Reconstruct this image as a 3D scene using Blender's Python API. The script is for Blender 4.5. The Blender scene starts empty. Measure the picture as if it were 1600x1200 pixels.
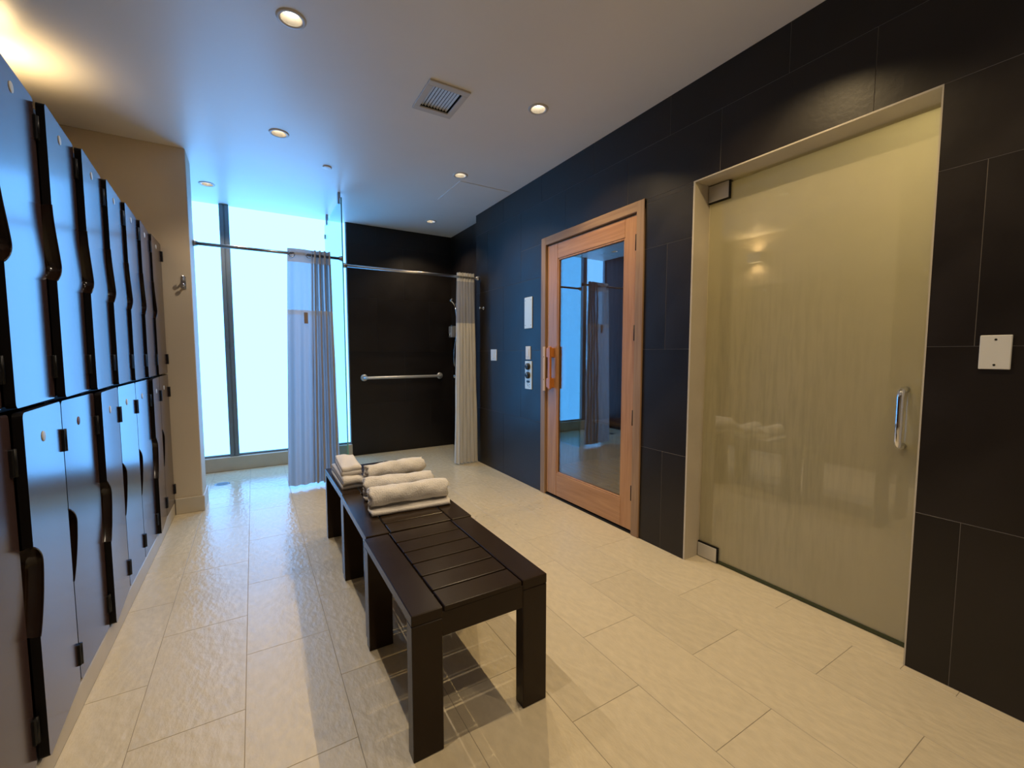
import bpy, bmesh, math, random
from mathutils import Vector, Matrix
random.seed(7)
scene = bpy.context.scene
COL = scene.collection
R = math.radians

# ------------------------------------------------------------------ camera
F_PX, CAM_H = 672.0, 1.2
PITCH = math.atan(48 / 672.0)
YAW = math.atan(405 / 672.0 * math.cos(PITCH))
cam_data = bpy.data.cameras.new('camera')
cam_data.sensor_width = 36.0
cam_data.lens = 36.0 * F_PX / 1600.0
cam_data.clip_start = 0.02
cam = bpy.data.objects.new('camera', cam_data)
COL.objects.link(cam)
cam.location = (0, 0, CAM_H)
cam.rotation_euler = (math.pi / 2 - PITCH, 0, -YAW)
scene.camera = cam

# ------------------------------------------------------------------ world, exposure
world = bpy.data.worlds.new('world')
scene.world = world
world.use_nodes = True
world.node_tree.nodes['Background'].inputs[0].default_value = (0.35, 0.6, 1.0, 1)
world.node_tree.nodes['Background'].inputs[1].default_value = 0.05
scene.view_settings.view_transform = 'Standard'
scene.view_settings.look = 'None'
scene.view_settings.exposure = 0.0
scene.view_settings.gamma = 1.0
scene.view_settings.use_curve_mapping = False

# light settings used by the builders below
WINDOW_RGB = (0.74, 2.35, 5.2)          # daylight through the frosted panes
WARM = (1.0, 0.66, 0.20)               # right row of ceiling lamps
MILD = (1.0, 0.82, 0.62)               # left row of ceiling lamps
LAMP_W = 23.5
SCONCE_W = 7.0
STEAM_W = 13.0
SAUNA_W = 3.0

CEIL = 2.675
WALL_X = 2.11                           # face of the dark tiled wall
FAR_Y = 5.22                            # face of the dark shower wall

# ------------------------------------------------------------------ materials
def new_mat(name):
    m = bpy.data.materials.new(name)
    m.use_nodes = True
    return m, m.node_tree.nodes, m.node_tree.links, m.node_tree.nodes['Principled BSDF']

def mat(name, col, rough=0.5, metal=0.0, spec=0.5, noise=0.0, nscale=8.0, bump=0.0, bscale=60.0,
        stretch=(1, 1, 1), rand=0.0, coat=0.0, coat_rough=0.03, emit=None, estr=0.0, rvar=0.0):
    m, N, L, b = new_mat(name)
    b.inputs['Base Color'].default_value = (*col, 1)
    b.inputs['Roughness'].default_value = rough
    b.inputs['Metallic'].default_value = metal
    b.inputs['Specular IOR Level'].default_value = spec
    b.inputs['Coat Weight'].default_value = coat
    b.inputs['Coat Roughness'].default_value = coat_rough
    if emit:
        b.inputs['Emission Color'].default_value = (*emit, 1)
        b.inputs['Emission Strength'].default_value = estr
    tc = N.new('ShaderNodeTexCoord')
    mp = N.new('ShaderNodeMapping')
    mp.inputs['Scale'].default_value = stretch
    L.new(tc.outputs['Object'], mp.inputs['Vector'])
    last = None
    if noise or rand:
        rgb = N.new('ShaderNodeHueSaturation')
        rgb.inputs['Color'].default_value = (*col, 1)
        val = N.new('ShaderNodeMath'); val.operation = 'ADD'; val.inputs[0].default_value = 1.0; val.inputs[1].default_value = 0
        if noise:
            nt = N.new('ShaderNodeTexNoise')
            nt.inputs['Scale'].default_value = nscale
            nt.inputs['Detail'].default_value = 5
            L.new(mp.outputs[0], nt.inputs['Vector'])
            mr = N.new('ShaderNodeMapRange')
            mr.inputs[1].default_value = 0.25; mr.inputs[2].default_value = 0.75
            mr.inputs[3].default_value = 1 - noise; mr.inputs[4].default_value = 1 + noise
            L.new(nt.outputs['Fac'], mr.inputs[0])
            L.new(mr.outputs[0], val.inputs[0])
            if rvar:
                m2 = N.new('ShaderNodeMapRange')
                m2.inputs[1].default_value = 0.25; m2.inputs[2].default_value = 0.75
                m2.inputs[3].default_value = rough - rvar; m2.inputs[4].default_value = rough + rvar
                L.new(nt.outputs['Fac'], m2.inputs[0])
                L.new(m2.outputs[0], b.inputs['Roughness'])
        if rand:
            oi = N.new('ShaderNodeObjectInfo')
            m3 = N.new('ShaderNodeMapRange')
            m3.inputs[3].default_value = -rand; m3.inputs[4].default_value = rand
            L.new(oi.outputs['Random'], m3.inputs[0])
            L.new(m3.outputs[0], val.inputs[1])
        L.new(val.outputs[0], rgb.inputs['Value'])
        L.new(rgb.outputs[0], b.inputs['Base Color'])
    if bump:
        nb = N.new('ShaderNodeTexNoise')
        nb.inputs['Scale'].default_value = bscale
        nb.inputs['Detail'].default_value = 6
        L.new(mp.outputs[0], nb.inputs['Vector'])
        bp = N.new('ShaderNodeBump')
        bp.inputs['Strength'].default_value = bump
        bp.inputs['Distance'].default_value = 0.004
        L.new(nb.outputs['Fac'], bp.inputs['Height'])
        L.new(bp.outputs[0], b.inputs['Normal'])
    return m

def glass_mat(name, r0=0.06, tint=(1, 1, 1), fog=None):
    """thin pane: sharp surface reflection (Schlick) over a clear or fogged body"""
    m, N, L, b = new_mat(name)
    N.remove(b)
    out = N['Material Output']
    lw = N.new('ShaderNodeLayerWeight'); lw.inputs['Blend'].default_value = 0.5
    pw = N.new('ShaderNodeMath'); pw.operation = 'POWER'; pw.inputs[1].default_value = 5
    L.new(lw.outputs['Facing'], pw.inputs[0])
    mr = N.new('ShaderNodeMapRange')
    mr.inputs[3].default_value = r0; mr.inputs[4].default_value = 1.0
    L.new(pw.outputs[0], mr.inputs[0])
    gl = N.new('ShaderNodeBsdfGlossy'); gl.inputs['Roughness'].default_value = 0.0
    tr = N.new('ShaderNodeBsdfTransparent'); tr.inputs[0].default_value = (*tint, 1)
    body = tr
    if fog:
        tl = N.new('ShaderNodeBsdfTranslucent'); tl.inputs[0].default_value = (*fog, 1)
        df = N.new('ShaderNodeBsdfDiffuse'); df.inputs[0].default_value = (*fog, 1)
        mx = N.new('ShaderNodeMixShader'); mx.inputs[0].default_value = 0.24
        L.new(tl.outputs[0], mx.inputs[1]); L.new(df.outputs[0], mx.inputs[2])
        tc = N.new('ShaderNodeTexCoord')
        mp = N.new('ShaderNodeMapping'); mp.inputs['Scale'].default_value = (1, 20, 2.0)
        L.new(tc.outputs['Object'], mp.inputs['Vector'])
        n1 = N.new('ShaderNodeTexNoise'); n1.inputs['Scale'].default_value = 2.2; n1.inputs['Detail'].default_value = 6
        L.new(mp.outputs[0], n1.inputs['Vector'])
        n2 = N.new('ShaderNodeTexNoise'); n2.inputs['Scale'].default_value = 2.3; n2.inputs['Detail'].default_value = 3
        L.new(tc.outputs['Object'], n2.inputs['Vector'])
        # drips live on the lower hinge side of the pane
        sp = N.new('ShaderNodeVectorMath'); sp.operation = 'DISTANCE'
        m4 = N.new('ShaderNodeMapping'); m4.inputs['Scale'].default_value = (0, 1.5, 0.95)
        L.new(tc.outputs['Object'], m4.inputs['Vector'])
        L.new(m4.outputs[0], sp.inputs[0])
        sp.inputs[1].default_value = (0, 0.64 * 1.5, 0.75 * 0.95)
        ms = N.new('ShaderNodeMapRange'); ms.inputs[1].default_value = 0.95; ms.inputs[2].default_value = 0.1
        ms.inputs[3].default_value = 0; ms.inputs[4].default_value = 1
        L.new(sp.outputs['Value'], ms.inputs[0])
        a = N.new('ShaderNodeMapRange'); a.inputs[1].default_value = 0.42; a.inputs[2].default_value = 0.62
        L.new(n1.outputs['Fac'], a.inputs[0])
        mu = N.new('ShaderNodeMath'); mu.operation = 'MULTIPLY'
        L.new(a.outputs[0], mu.inputs[0]); L.new(ms.outputs[0], mu.inputs[1])
        mu2 = N.new('ShaderNodeMath'); mu2.operation = 'MULTIPLY_ADD'
        L.new(mu.outputs[0], mu2.inputs[0]); mu2.inputs[1].default_value = 0.16
        m5 = N.new('ShaderNodeMapRange'); m5.inputs[1].default_value = 0.3; m5.inputs[2].default_value = 0.7
        m5.inputs[3].default_value = 0.08; m5.inputs[4].default_value = 0.2
        L.new(n2.outputs['Fac'], m5.inputs[0]); L.new(m5.outputs[0], mu2.inputs[2])
        m6 = N.new('ShaderNodeMixShader')
        L.new(mu2.outputs[0], m6.inputs[0])
        L.new(mx.outputs[0], m6.inputs[1]); L.new(tr.outputs[0], m6.inputs[2])
        body = m6
    ms2 = N.new('ShaderNodeMixShader')
    L.new(mr.outputs[0], ms2.inputs[0])
    L.new(body.outputs[0], ms2.inputs[1]); L.new(gl.outputs[0], ms2.inputs[2])
    L.new(ms2.outputs[0], out.inputs[0])
    return m

def cloth_mat(name, col, trans=0.45, clear=0.0, weave=0.0):
    m, N, L, b = new_mat(name)
    N.remove(b)
    out = N['Material Output']
    df = N.new('ShaderNodeBsdfDiffuse'); df.inputs[0].default_value = (*col, 1)
    tl = N.new('ShaderNodeBsdfTranslucent'); tl.inputs[0].default_value = (*col, 1)
    mx = N.new('ShaderNodeMixShader'); mx.inputs[0].default_value = trans
    L.new(df.outputs[0], mx.inputs[1]); L.new(tl.outputs[0], mx.inputs[2])
    if weave:
        tc = N.new('ShaderNodeTexCoord')
        w = N.new('ShaderNodeTexNoise'); w.inputs['Scale'].default_value = 140
        L.new(tc.outputs['Object'], w.inputs['Vector'])
        bp = N.new('ShaderNodeBump'); bp.inputs['Strength'].default_value = weave; bp.inputs['Distance'].default_value = 0.003
        L.new(w.outputs['Fac'], bp.inputs['Height'])
        L.new(bp.outputs[0], df.inputs['Normal'])
    last = mx
    if clear:
        tr = N.new('ShaderNodeBsdfTransparent')
        m2 = N.new('ShaderNodeMixShader'); m2.inputs[0].default_value = clear
        L.new(mx.outputs[0], m2.inputs[1]); L.new(tr.outputs[0], m2.inputs[2])
        last = m2
    L.new(last.outputs[0], out.inputs[0])
    return m

def emit_mat(name, col, s):
    m, N, L, b = new_mat(name)
    N.remove(b)
    e = N.new('ShaderNodeEmission'); e.inputs[0].default_value = (*col, 1); e.inputs[1].default_value = s
    L.new(e.outputs[0], N['Material Output'].inputs[0])
    return m

def floor_mat():
    m = mat('stone_tile', (0.62, 0.535, 0.375), rough=0.34, spec=0.62, noise=0.09, nscale=24.0, bump=0.75, bscale=26.0,
            stretch=(1.5, 0.8, 1), rand=0.035)
    N, L = m.node_tree.nodes, m.node_tree.links
    b = N['Principled BSDF']
    # the tiles by the shower are wet: smoother there, drier with distance, with a ragged edge
    g = N.new('ShaderNodeNewGeometry')
    s = N.new('ShaderNodeSeparateXYZ'); L.new(g.outputs['Position'], s.inputs[0])
    nz = N.new('ShaderNodeTexNoise'); nz.inputs['Scale'].default_value = 5; nz.inputs['Detail'].default_value = 4
    L.new(g.outputs['Position'], nz.inputs['Vector'])
    ad = N.new('ShaderNodeMath'); ad.operation = 'MULTIPLY_ADD'; ad.inputs[1].default_value = 1.6
    L.new(nz.outputs['Fac'], ad.inputs[0]); L.new(s.outputs['Y'], ad.inputs[2])
    mr = N.new('ShaderNodeMapRange'); mr.inputs[1].default_value = 2.6; mr.inputs[2].default_value = 4.9
    mr.inputs[3].default_value = 0.40; mr.inputs[4].default_value = 0.12
    L.new(ad.outputs[0], mr.inputs[0]); L.new(mr.outputs[0], b.inputs['Roughness'])
    return m

def wood_mat(name, col, dark, rough=0.4, scale=1.0, axis=2, bump=0.1):
    m, N, L, b = new_mat(name)
    tc = N.new('ShaderNodeTexCoord')
    mp = N.new('ShaderNodeMapping')
    st = [14 * scale] * 3; st[axis] = 0.8 * scale
    mp.inputs['Scale'].default_value = st
    L.new(tc.outputs['Object'], mp.inputs['Vector'])
    n = N.new('ShaderNodeTexNoise'); n.inputs['Scale'].default_value = 3.0; n.inputs['Detail'].default_value = 6
    n.inputs['Distortion'].default_value = 0.6
    L.new(mp.outputs[0], n.inputs['Vector'])
    cr = N.new('ShaderNodeValToRGB')
    cr.color_ramp.elements[0].position = 0.3; cr.color_ramp.elements[0].color = (*dark, 1)
    cr.color_ramp.elements[1].position = 0.7; cr.color_ramp.elements[1].color = (*col, 1)
    L.new(n.outputs['Fac'], cr.inputs[0]); L.new(cr.outputs[0], b.inputs['Base Color'])
    b.inputs['Roughness'].default_value = rough
    bp = N.new('ShaderNodeBump'); bp.inputs['Strength'].default_value = bump; bp.inputs['Distance'].default_value = 0.002
    L.new(n.outputs['Fac'], bp.inputs['Height']); L.new(bp.outputs[0], b.inputs['Normal'])
    return m

M = dict(
    ceiling=mat('ceiling_paint', (0.86, 0.83, 0.78), rough=0.36, spec=0.5, noise=0.02, nscale=2, bump=0.10, bscale=14),
    plaster=mat('beige_plaster', (0.58, 0.50, 0.38), rough=0.6, noise=0.03, nscale=3, bump=0.05, bscale=80),
    floor=floor_mat(),
    grout=mat('floor_grout', (0.30, 0.26, 0.20), rough=0.9),
    stone=mat('beige_stone', (0.52, 0.47, 0.38), rough=0.4, noise=0.08, nscale=6, bump=0.15, bscale=20),
    black_tile=mat('dark_tile', (0.011, 0.008, 0.007), rough=0.38, spec=0.44, noise=0.25, nscale=4, bump=0.10, bscale=45, rand=0.15, rvar=0.05),
    shower_grout=mat('shower_grout', (0.035, 0.033, 0.033), rough=0.9),
    black_grout=mat('wall_grout', (0.17, 0.155, 0.145), rough=0.9),
    laminate=mat('plum_laminate', (0.050, 0.030, 0.032), rough=0.20, spec=0.7, noise=0.06, nscale=6, bump=0.03, bscale=60),
    locker_edge=mat('black_core_edge', (0.004, 0.003, 0.003), rough=0.5, spec=0.15),
    carcass=mat('locker_carcass', (0.012, 0.010, 0.011), rough=0.6),
    scoop=mat('brown_moulded_plastic', (0.014, 0.007, 0.004), rough=0.15, spec=0.4),
    black_metal=mat('black_hinge_metal', (0.006, 0.006, 0.007), rough=0.4, spec=0.2),
    disc=mat('white_number_disc', (0.62, 0.64, 0.62), rough=0.4),
    disc_gone=mat('brown_disc_recess', (0.16, 0.075, 0.05), rough=0.6),
    ink=mat('dark_ink', (0.02, 0.02, 0.02), rough=0.5),
    alu=mat('grey_window_metal', (0.20, 0.24, 0.27), rough=0.45, metal=0.3),
    pane=emit_mat('daylit_frosted_glass', WINDOW_RGB, 1.0),
    chrome=mat('chrome', (0.75, 0.76, 0.78), rough=0.07, metal=1.0),
    steel=mat('brushed_steel', (0.62, 0.61, 0.60), rough=0.28, metal=1.0),
    dark_steel=mat('dark_rod_steel', (0.30, 0.31, 0.33), rough=0.3, metal=1.0),
    rail=mat('pale_grab_rail', (0.62, 0.62, 0.62), rough=0.35, metal=0.6),
    espresso=mat('espresso_wood', (0.022, 0.012, 0.0055), rough=0.24, spec=0.24, noise=0.06, nscale=9, stretch=(2, 2, 2), rvar=0.02),
    towel=mat('terry_towel', (0.69, 0.66, 0.63), rough=0.95, spec=0.1, noise=0.05, nscale=12, bump=1.0, bscale=170),
    white_plastic=mat('white_plastic', (0.70, 0.70, 0.66), rough=0.4),
    plate=mat('pale_metal_plate', (0.68, 0.74, 0.70), rough=0.42, metal=0.15),
    knob=mat('black_knob', (0.015, 0.016, 0.017), rough=0.4),
    cedar=wood_mat('cedar_door', (0.52, 0.28, 0.13), (0.37, 0.175, 0.075), 0.40),
    cedar_h=wood_mat('cedar_door_rail', (0.52, 0.28, 0.13), (0.38, 0.185, 0.08), 0.40, axis=1),
    casing=wood_mat('weathered_casing', (0.36, 0.23, 0.13), (0.25, 0.15, 0.085), 0.5),
    casing_h=wood_mat('weathered_casing_head', (0.36, 0.23, 0.13), (0.25, 0.15, 0.085), 0.5, axis=1),
    handle_wood=wood_mat('orange_handle_wood', (0.62, 0.24, 0.05), (0.45, 0.15, 0.03), 0.35),
    latch_wood=wood_mat('pale_latch_wood', (0.72, 0.50, 0.30), (0.62, 0.42, 0.24), 0.5),
    sauna_wood=wood_mat('sauna_lining', (0.42, 0.25, 0.13), (0.30, 0.17, 0.085), 0.6),
    sauna_floor=wood_mat('duckboard', (0.50, 0.33, 0.18), (0.38, 0.24, 0.12), 0.55, axis=1),
    clear=glass_mat('clear_glass', 0.045, (0.93, 0.97, 0.96)),
    door_glass=glass_mat('sauna_glass', 0.18, (0.80, 0.84, 0.82)),
    screen_glass=glass_mat('shower_screen_glass', 0.05, (0.72, 0.90, 0.92)),
    glass_edge=mat('green_glass_edge', (0.12, 0.42, 0.40), rough=0.15),
    steam_glass=glass_mat('fogged_glass', 0.13, (0.80, 0.84, 0.74), fog=(0.80, 0.76, 0.62)),
    steam_tile=mat('steam_room_tile', (0.52, 0.47, 0.30), rough=0.5, noise=0.06, nscale=5),
    seal=mat('dark_olive_seal', (0.035, 0.045, 0.015), rough=0.5),
    curtain=cloth_mat('white_curtain_fabric', (0.50, 0.50, 0.52), 0.46, 0.0, 0.35),
    curtain_hem=cloth_mat('curtain_header_fabric', (0.52, 0.50, 0.49), 0.30),
    sheer=cloth_mat('sheer_curtain_mesh', (0.36, 0.40, 0.43), 0.50, 0.11),
    waffle=cloth_mat('cream_waffle_fabric', (0.80, 0.76, 0.68), 0.25, 0.0, 0.8),
    tag=mat('brown_cloth_tag', (0.22, 0.17, 0.14), rough=0.9),
    bulb=emit_mat('lamp_bulb', (1.0, 0.88, 0.68), 14.0),
    baffle=mat('lamp_reflector', (0.75, 0.70, 0.62), rough=0.25, metal=0.6),
    ring=mat('lamp_trim_ring', (0.62, 0.60, 0.57), rough=0.4),
    sconce_glow=emit_mat('sconce_diffuser', (1.0, 0.70, 0.34), 6.0),
    steam_glow=emit_mat('steam_lamp_diffuser', (1.0, 0.78, 0.42), 4.0),
    vent_dark=mat('vent_duct_dark', (0.02, 0.02, 0.02), rough=0.8),
    drain=mat('drain_metal', (0.20, 0.21, 0.22), rough=0.35, metal=0.9),
)

# ------------------------------------------------------------------ mesh helpers
class MB:
    def __init__(s):
        s.v, s.f, s.mi, s.sm = [], [], [], []
    def add(s, v, f, mi=0, smooth=False):
        o = len(s.v); s.v += [tuple(p) for p in v]
        for q in f:
            s.f.append([o + i for i in q]); s.mi.append(mi); s.sm.append(smooth)
        return s
    def box(s, x0, x1, y0, y1, z0, z1, mi=0, c=0.0):
        """box with chamfer c on every edge"""
        if c <= 0:
            v = [(x, y, z) for x in (x0, x1) for y in (y0, y1) for z in (z0, z1)]
            return s.add(v, [(0, 1, 3, 2), (4, 6, 7, 5), (0, 4, 5, 1), (2, 3, 7, 6), (0, 2, 6, 4), (1, 5, 7, 3)], mi)
        bm = bmesh.new()
        bmesh.ops.create_cube(bm, size=1)
        for p in bm.verts:
            p.co = ((x0 + x1) / 2 + p.co.x * (x1 - x0), (y0 + y1) / 2 + p.co.y * (y1 - y0), (z0 + z1) / 2 + p.co.z * (z1 - z0))
        bmesh.ops.bevel(bm, geom=list(bm.edges), offset=c, segments=1, affect='EDGES')
        bm.verts.index_update()
        s.add([p.co[:] for p in bm.verts], [[q.index for q in fc.verts] for fc in bm.faces], mi)
        bm.free()
        return s
    def lathe(s, prof, n=24, axis='z', at=(0, 0, 0), mi=0, smooth=True, cap=True):
        """prof: list of (radius, height) along the axis"""
        v, f = [], []
        for r, h in prof:
            for k in range(n):
                a = 2 * math.pi * k / n
                p = (r * math.cos(a), r * math.sin(a), h)
                if axis == 'x': p = (h, r * math.cos(a), r * math.sin(a))
                if axis == 'y': p = (r * math.sin(a), h, r * math.cos(a))
                v.append((p[0] + at[0], p[1] + at[1], p[2] + at[2]))
        for i in range(len(prof) - 1):
            for k in range(n):
                k2 = (k + 1) % n
                f.append((i * n + k, i * n + k2, (i + 1) * n + k2, (i + 1) * n + k))
        if cap:
            f.append(tuple(range(n - 1, -1, -1))); f.append(tuple(range((len(prof) - 1) * n, len(prof) * n)))
        return s.add(v, f, mi, smooth)
    def tube(s, pts, r, n=12, mi=0):
        pts = [Vector(p) for p in pts]
        v, f = [], []
        prev = None
        for i, p in enumerate(pts):
            d = (pts[min(i + 1, len(pts) - 1)] - pts[max(i - 1, 0)]).normalized()
            if prev is None:
                u = d.orthogonal().normalized()
            else:
                u = (prev - d * prev.dot(d)).normalized()
            prev = u
            w = d.cross(u)
            rr = r[i] if isinstance(r, (list, tuple)) else r
            for k in range(n):
                a = 2 * math.pi * k / n
                v.append(p + u * (rr * math.cos(a)) + w * (rr * math.sin(a)))
        for i in range(len(pts) - 1):
            for k in range(n):
                k2 = (k + 1) % n
                f.append((i * n + k, i * n + k2, (i + 1) * n + k2, (i + 1) * n + k))
        f.append(tuple(range(n - 1, -1, -1))); f.append(tuple(range((len(pts) - 1) * n, len(pts) * n)))
        return s.add(v, f, mi, True)
    def mesh(s, name, mats):
        me = bpy.data.meshes.new(name)
        me.from_pydata(s.v, [], s.f)
        for m in mats: me.materials.append(m)
        me.polygons.foreach_set('material_index', s.mi)
        me.polygons.foreach_set('use_smooth', s.sm)
        bm = bmesh.new(); bm.from_mesh(me)
        bmesh.ops.recalc_face_normals(bm, faces=bm.faces)
        bm.to_mesh(me); bm.free()
        me.update()
        return me

def link(name, me, parent=None, loc=(0, 0, 0), rot=(0, 0, 0)):
    o = bpy.data.objects.new(name, me)
    COL.objects.link(o)
    o.location = loc; o.rotation_euler = rot
    if parent: o.parent = parent
    return o

def obj(name, mb, mats, parent=None, loc=(0, 0, 0), rot=(0, 0, 0)):
    if not isinstance(mats, (list, tuple)): mats = [mats]
    return link(name, mb.mesh(name, mats), parent, loc, rot)

def tag(o, label, cat, group=None):
    o['label'] = label; o['category'] = cat
    if group: o['group'] = group
    return o

def thing(name, label, cat, loc=(0, 0, 0), rotz=0.0, group=None):
    o = link(name, None, None, loc, (0, 0, rotz))
    return tag(o, label, cat, group)

def struct(name, mb, mats, label=None, loc=(0, 0, 0)):
    o = obj(name, mb, mats, None, loc)
    o['kind'] = 'structure'
    if label:
        o['label'] = label
        o['category'] = name.split('_')[0]
    return o

def copy_tree(o, parent=None):
    c = o.copy(); COL.objects.link(c); c.parent = parent
    for ch in list(o.children): copy_tree(ch, c)
    return c

def subtract(rects, hole, eps=0.012):
    out = []
    hx0, hx1, hy0, hy1 = hole
    for x0, x1, y0, y1 in rects:
        if hx1 <= x0 or hx0 >= x1 or hy1 <= y0 or hy0 >= y1:
            out.append((x0, x1, y0, y1)); continue
        if hy0 > y0: out.append((x0, x1, y0, hy0))
        if hy1 < y1: out.append((x0, x1, hy1, y1))
        a, b = max(y0, hy0), min(y1, hy1)
        if hx0 > x0: out.append((x0, hx0, a, b))
        if hx1 < x1: out.append((hx1, x1, a, b))
    return [r for r in out if r[1] - r[0] > eps and r[3] - r[2] > eps]

_tile_cache = {}
def tile(parent, a0, a1, b0, b1, plane, mat_, t, gap=0.0018, ch=0.0006):
    """one chamfered tile; plane 'z' (floor, face at z=0), 'x-' (face towards -x), 'y-' (face towards -y)"""
    a0 += gap / 2; a1 -= gap / 2; b0 += gap / 2; b1 -= gap / 2
    w, h = round(a1 - a0, 4), round(b1 - b0, 4)
    key = (w, h, plane[0], mat_.name)
    if key not in _tile_cache:
        W, H, c = w / 2, h / 2, ch
        v = [(-W, -H, -t), (W, -H, -t), (W, H, -t), (-W, H, -t), (-W, -H, -c), (W, -H, -c), (W, H, -c), (-W, H, -c),
             (-W + c, -H + c, 0), (W - c, -H + c, 0), (W - c, H - c, 0), (-W + c, H - c, 0)]
        f = [(8, 9, 10, 11)] + [(i, (i + 1) % 4, 4 + (i + 1) % 4, 4 + i) for i in range(4)] + [(4 + i, 4 + (i + 1) % 4, 8 + (i + 1) % 4, 8 + i) for i in range(4)] + [(3, 2, 1, 0)]
        if plane == 'x-': v = [(-z, x, y) for x, y, z in v]
        if plane == 'y-': v = [(x, -z, y) for x, y, z in v]
        mb = MB().add(v, f)
        _tile_cache[key] = mb.mesh('tile', [mat_])
    ca, cb = (a0 + a1) / 2, (b0 + b1) / 2
    return ca, cb, _tile_cache[key]

# ================================================================== SETTING
# ---- floor: grout bed + stone tiles 0.305 x 0.61 in running bond
fl = struct('floor', MB().box(-1.1, 2.30, -1.5, 5.32, -0.06, -0.0010), M['grout'], 'pale beige stone tile floor laid in staggered rows')
k = 0
for ci in range(-2, 9):
    x0 = -0.37 + 0.305 * ci; x1 = x0 + 0.305
    off = 1.03 if ci % 2 == 0 else 1.335
    for j in range(-5, 8):
        y0 = off + 0.61 * j
        rects = [(max(x0, -1.03), min(x1, 2.236), max(y0, -1.4), min(y0 + 0.61, 5.20))]
        rects = [r for r in rects if r[1] - r[0] > 0.02 and r[3] - r[2] > 0.02]
        for hole in ((2.11, 3.0, -2, 0.573), (2.11, 3.0, 1.57, 4.257), (-2, -0.54, -2, 4.0), (-1.2, -0.36, 3.98, 4.27)):
            rects = subtract(rects, hole)
        for r in rects:
            ca, cb, me = tile(fl, *r, 'z', M['floor'], 0.012)
            link('tile', me, fl, (ca, cb, 0))

# ---- ceiling with round holes for the lamps and a square one for the vent
LAMPS = [(0.20, 2.225, MILD), (0.205, 3.38, MILD), (-0.29, 4.69, MILD), (1.535, 2.245, WARM), (1.532, 3.38, WARM), (1.765, 4.70, WARM),
         (0.20, 1.10, MILD), (1.535, 1.10, WARM), (0.20, -0.04, MILD), (1.535, -0.04, WARM)]
HOLE_R = 0.046
VENT = (0.895, 1.09, 2.335, 2.58)
rects = [(-1.1, 2.30, -1.5, 5.32)]
for lx, ly, _ in LAMPS: rects = subtract(rects, (lx - 0.1, lx + 0.1, ly - 0.1, ly + 0.1), 0)
rects = subtract(rects, VENT, 0)
mb = MB()
for r in rects:
    mb.add([(r[0], r[2], 0), (r[1], r[2], 0), (r[1], r[3], 0), (r[0], r[3], 0)], [(0, 3, 2, 1)])
for lx, ly, _ in LAMPS:
    n = 32
    inn = [(lx + HOLE_R * math.cos(2 * math.pi * i / n), ly + HOLE_R * math.sin(2 * math.pi * i / n), 0) for i in range(n)]
    outp = []
    for i in range(n):
        c_, s_ = math.cos(2 * math.pi * i / n), math.sin(2 * math.pi * i / n)
        q = 0.1 / max(abs(c_), abs(s_))
        outp.append((lx + q * c_, ly + q * s_, 0))
    mb.add(inn + outp, [(i, (i + 1) % n, n + (i + 1) % n, n + i) for i in range(n)])
ceil_o = struct('ceiling', mb, M['ceiling'], 'smooth off-white painted ceiling with recessed lamps', (0, 0, CEIL))
# roof slab above, keeps outside light out
struct('ceiling_slab', MB().box(-1.1, 2.30, -1.5, 5.32, CEIL + 0.16, CEIL + 0.2), M['plaster'], 'concrete slab above the painted ceiling')

# ---- right wall: dark tiles with openings for sauna and steam room
ROW = [0.0, 0.606, 1.224, 1.843, 2.455, CEIL]
SAUNA = (1.945, 2.98, 0.0, 2.115)
STEAM = (0.573, 1.57, 0.0, 2.14)
rects = [(-1.5, 4.257, -0.004, CEIL)]
for h in (SAUNA, STEAM): rects = subtract(rects, (h[0], h[1], -1, h[3]))
mb = MB()
for r in rects: mb.box(WALL_X + 0.0011, 2.30, r[0], r[1], r[2], r[3])
wr = struct('wall_right', mb, M['black_grout'], 'dark charcoal tiled wall with sauna and steam room doors')
for i in range(5):
    off = 0.45 if i % 2 == 0 else 0.7725
    for j in range(-4, 7):
        y0 = off + 0.645 * j
        rr = [(max(y0, -1.4), min(y0 + 0.645, 4.262), ROW[i], ROW[i + 1])]
        if rr[0][1] - rr[0][0] < 0.02: continue
        for h in (SAUNA, STEAM): rr = subtract(rr, (h[0], h[1], -1, h[3]))
        for r in rr:
            ca, cb, me = tile(wr, *r, 'x-', M['black_tile'], 0.012)
            link('tile', me, wr, (WALL_X, ca, cb))
# recessed shower part of the right wall
RX = 2.225
ws = struct('wall_shower_right', MB().box(RX + 0.0011, 2.32, 4.257, 5.34, -0.004, CEIL), M['shower_grout'], 'recessed dark tiled wall inside the right shower')
wf = struct('wall_shower_back', MB().box(0.958, 2.24, FAR_Y + 0.0011, 5.36, -0.004, CEIL), M['shower_grout'], 'black tiled back wall of the right shower')
for i in range(5):
    for j in range(-1, 3):
        o = 4.257 + (0.0 if i % 2 else -0.3225) + 0.645 * j
        a, b = max(o, 4.262), min(o + 0.645, FAR_Y)
        if b - a > 0.02:
            ca, cb, me = tile(ws, a, b, ROW[i], ROW[i + 1], 'x-', M['black_tile'], 0.012)
            link('tile', me, ws, (RX, ca, cb))
        o = 0.956 + (0.0 if i % 2 else -0.3225) + 0.645 * j
        a, b = max(o, 0.956), min(o + 0.645, RX)
        if b - a > 0.02:
            ca, cb, me = tile(wf, a, b, ROW[i], ROW[i + 1], 'y-', M['black_tile'], 0.012)
            link('tile', me, wf, (ca, FAR_Y, cb))

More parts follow.
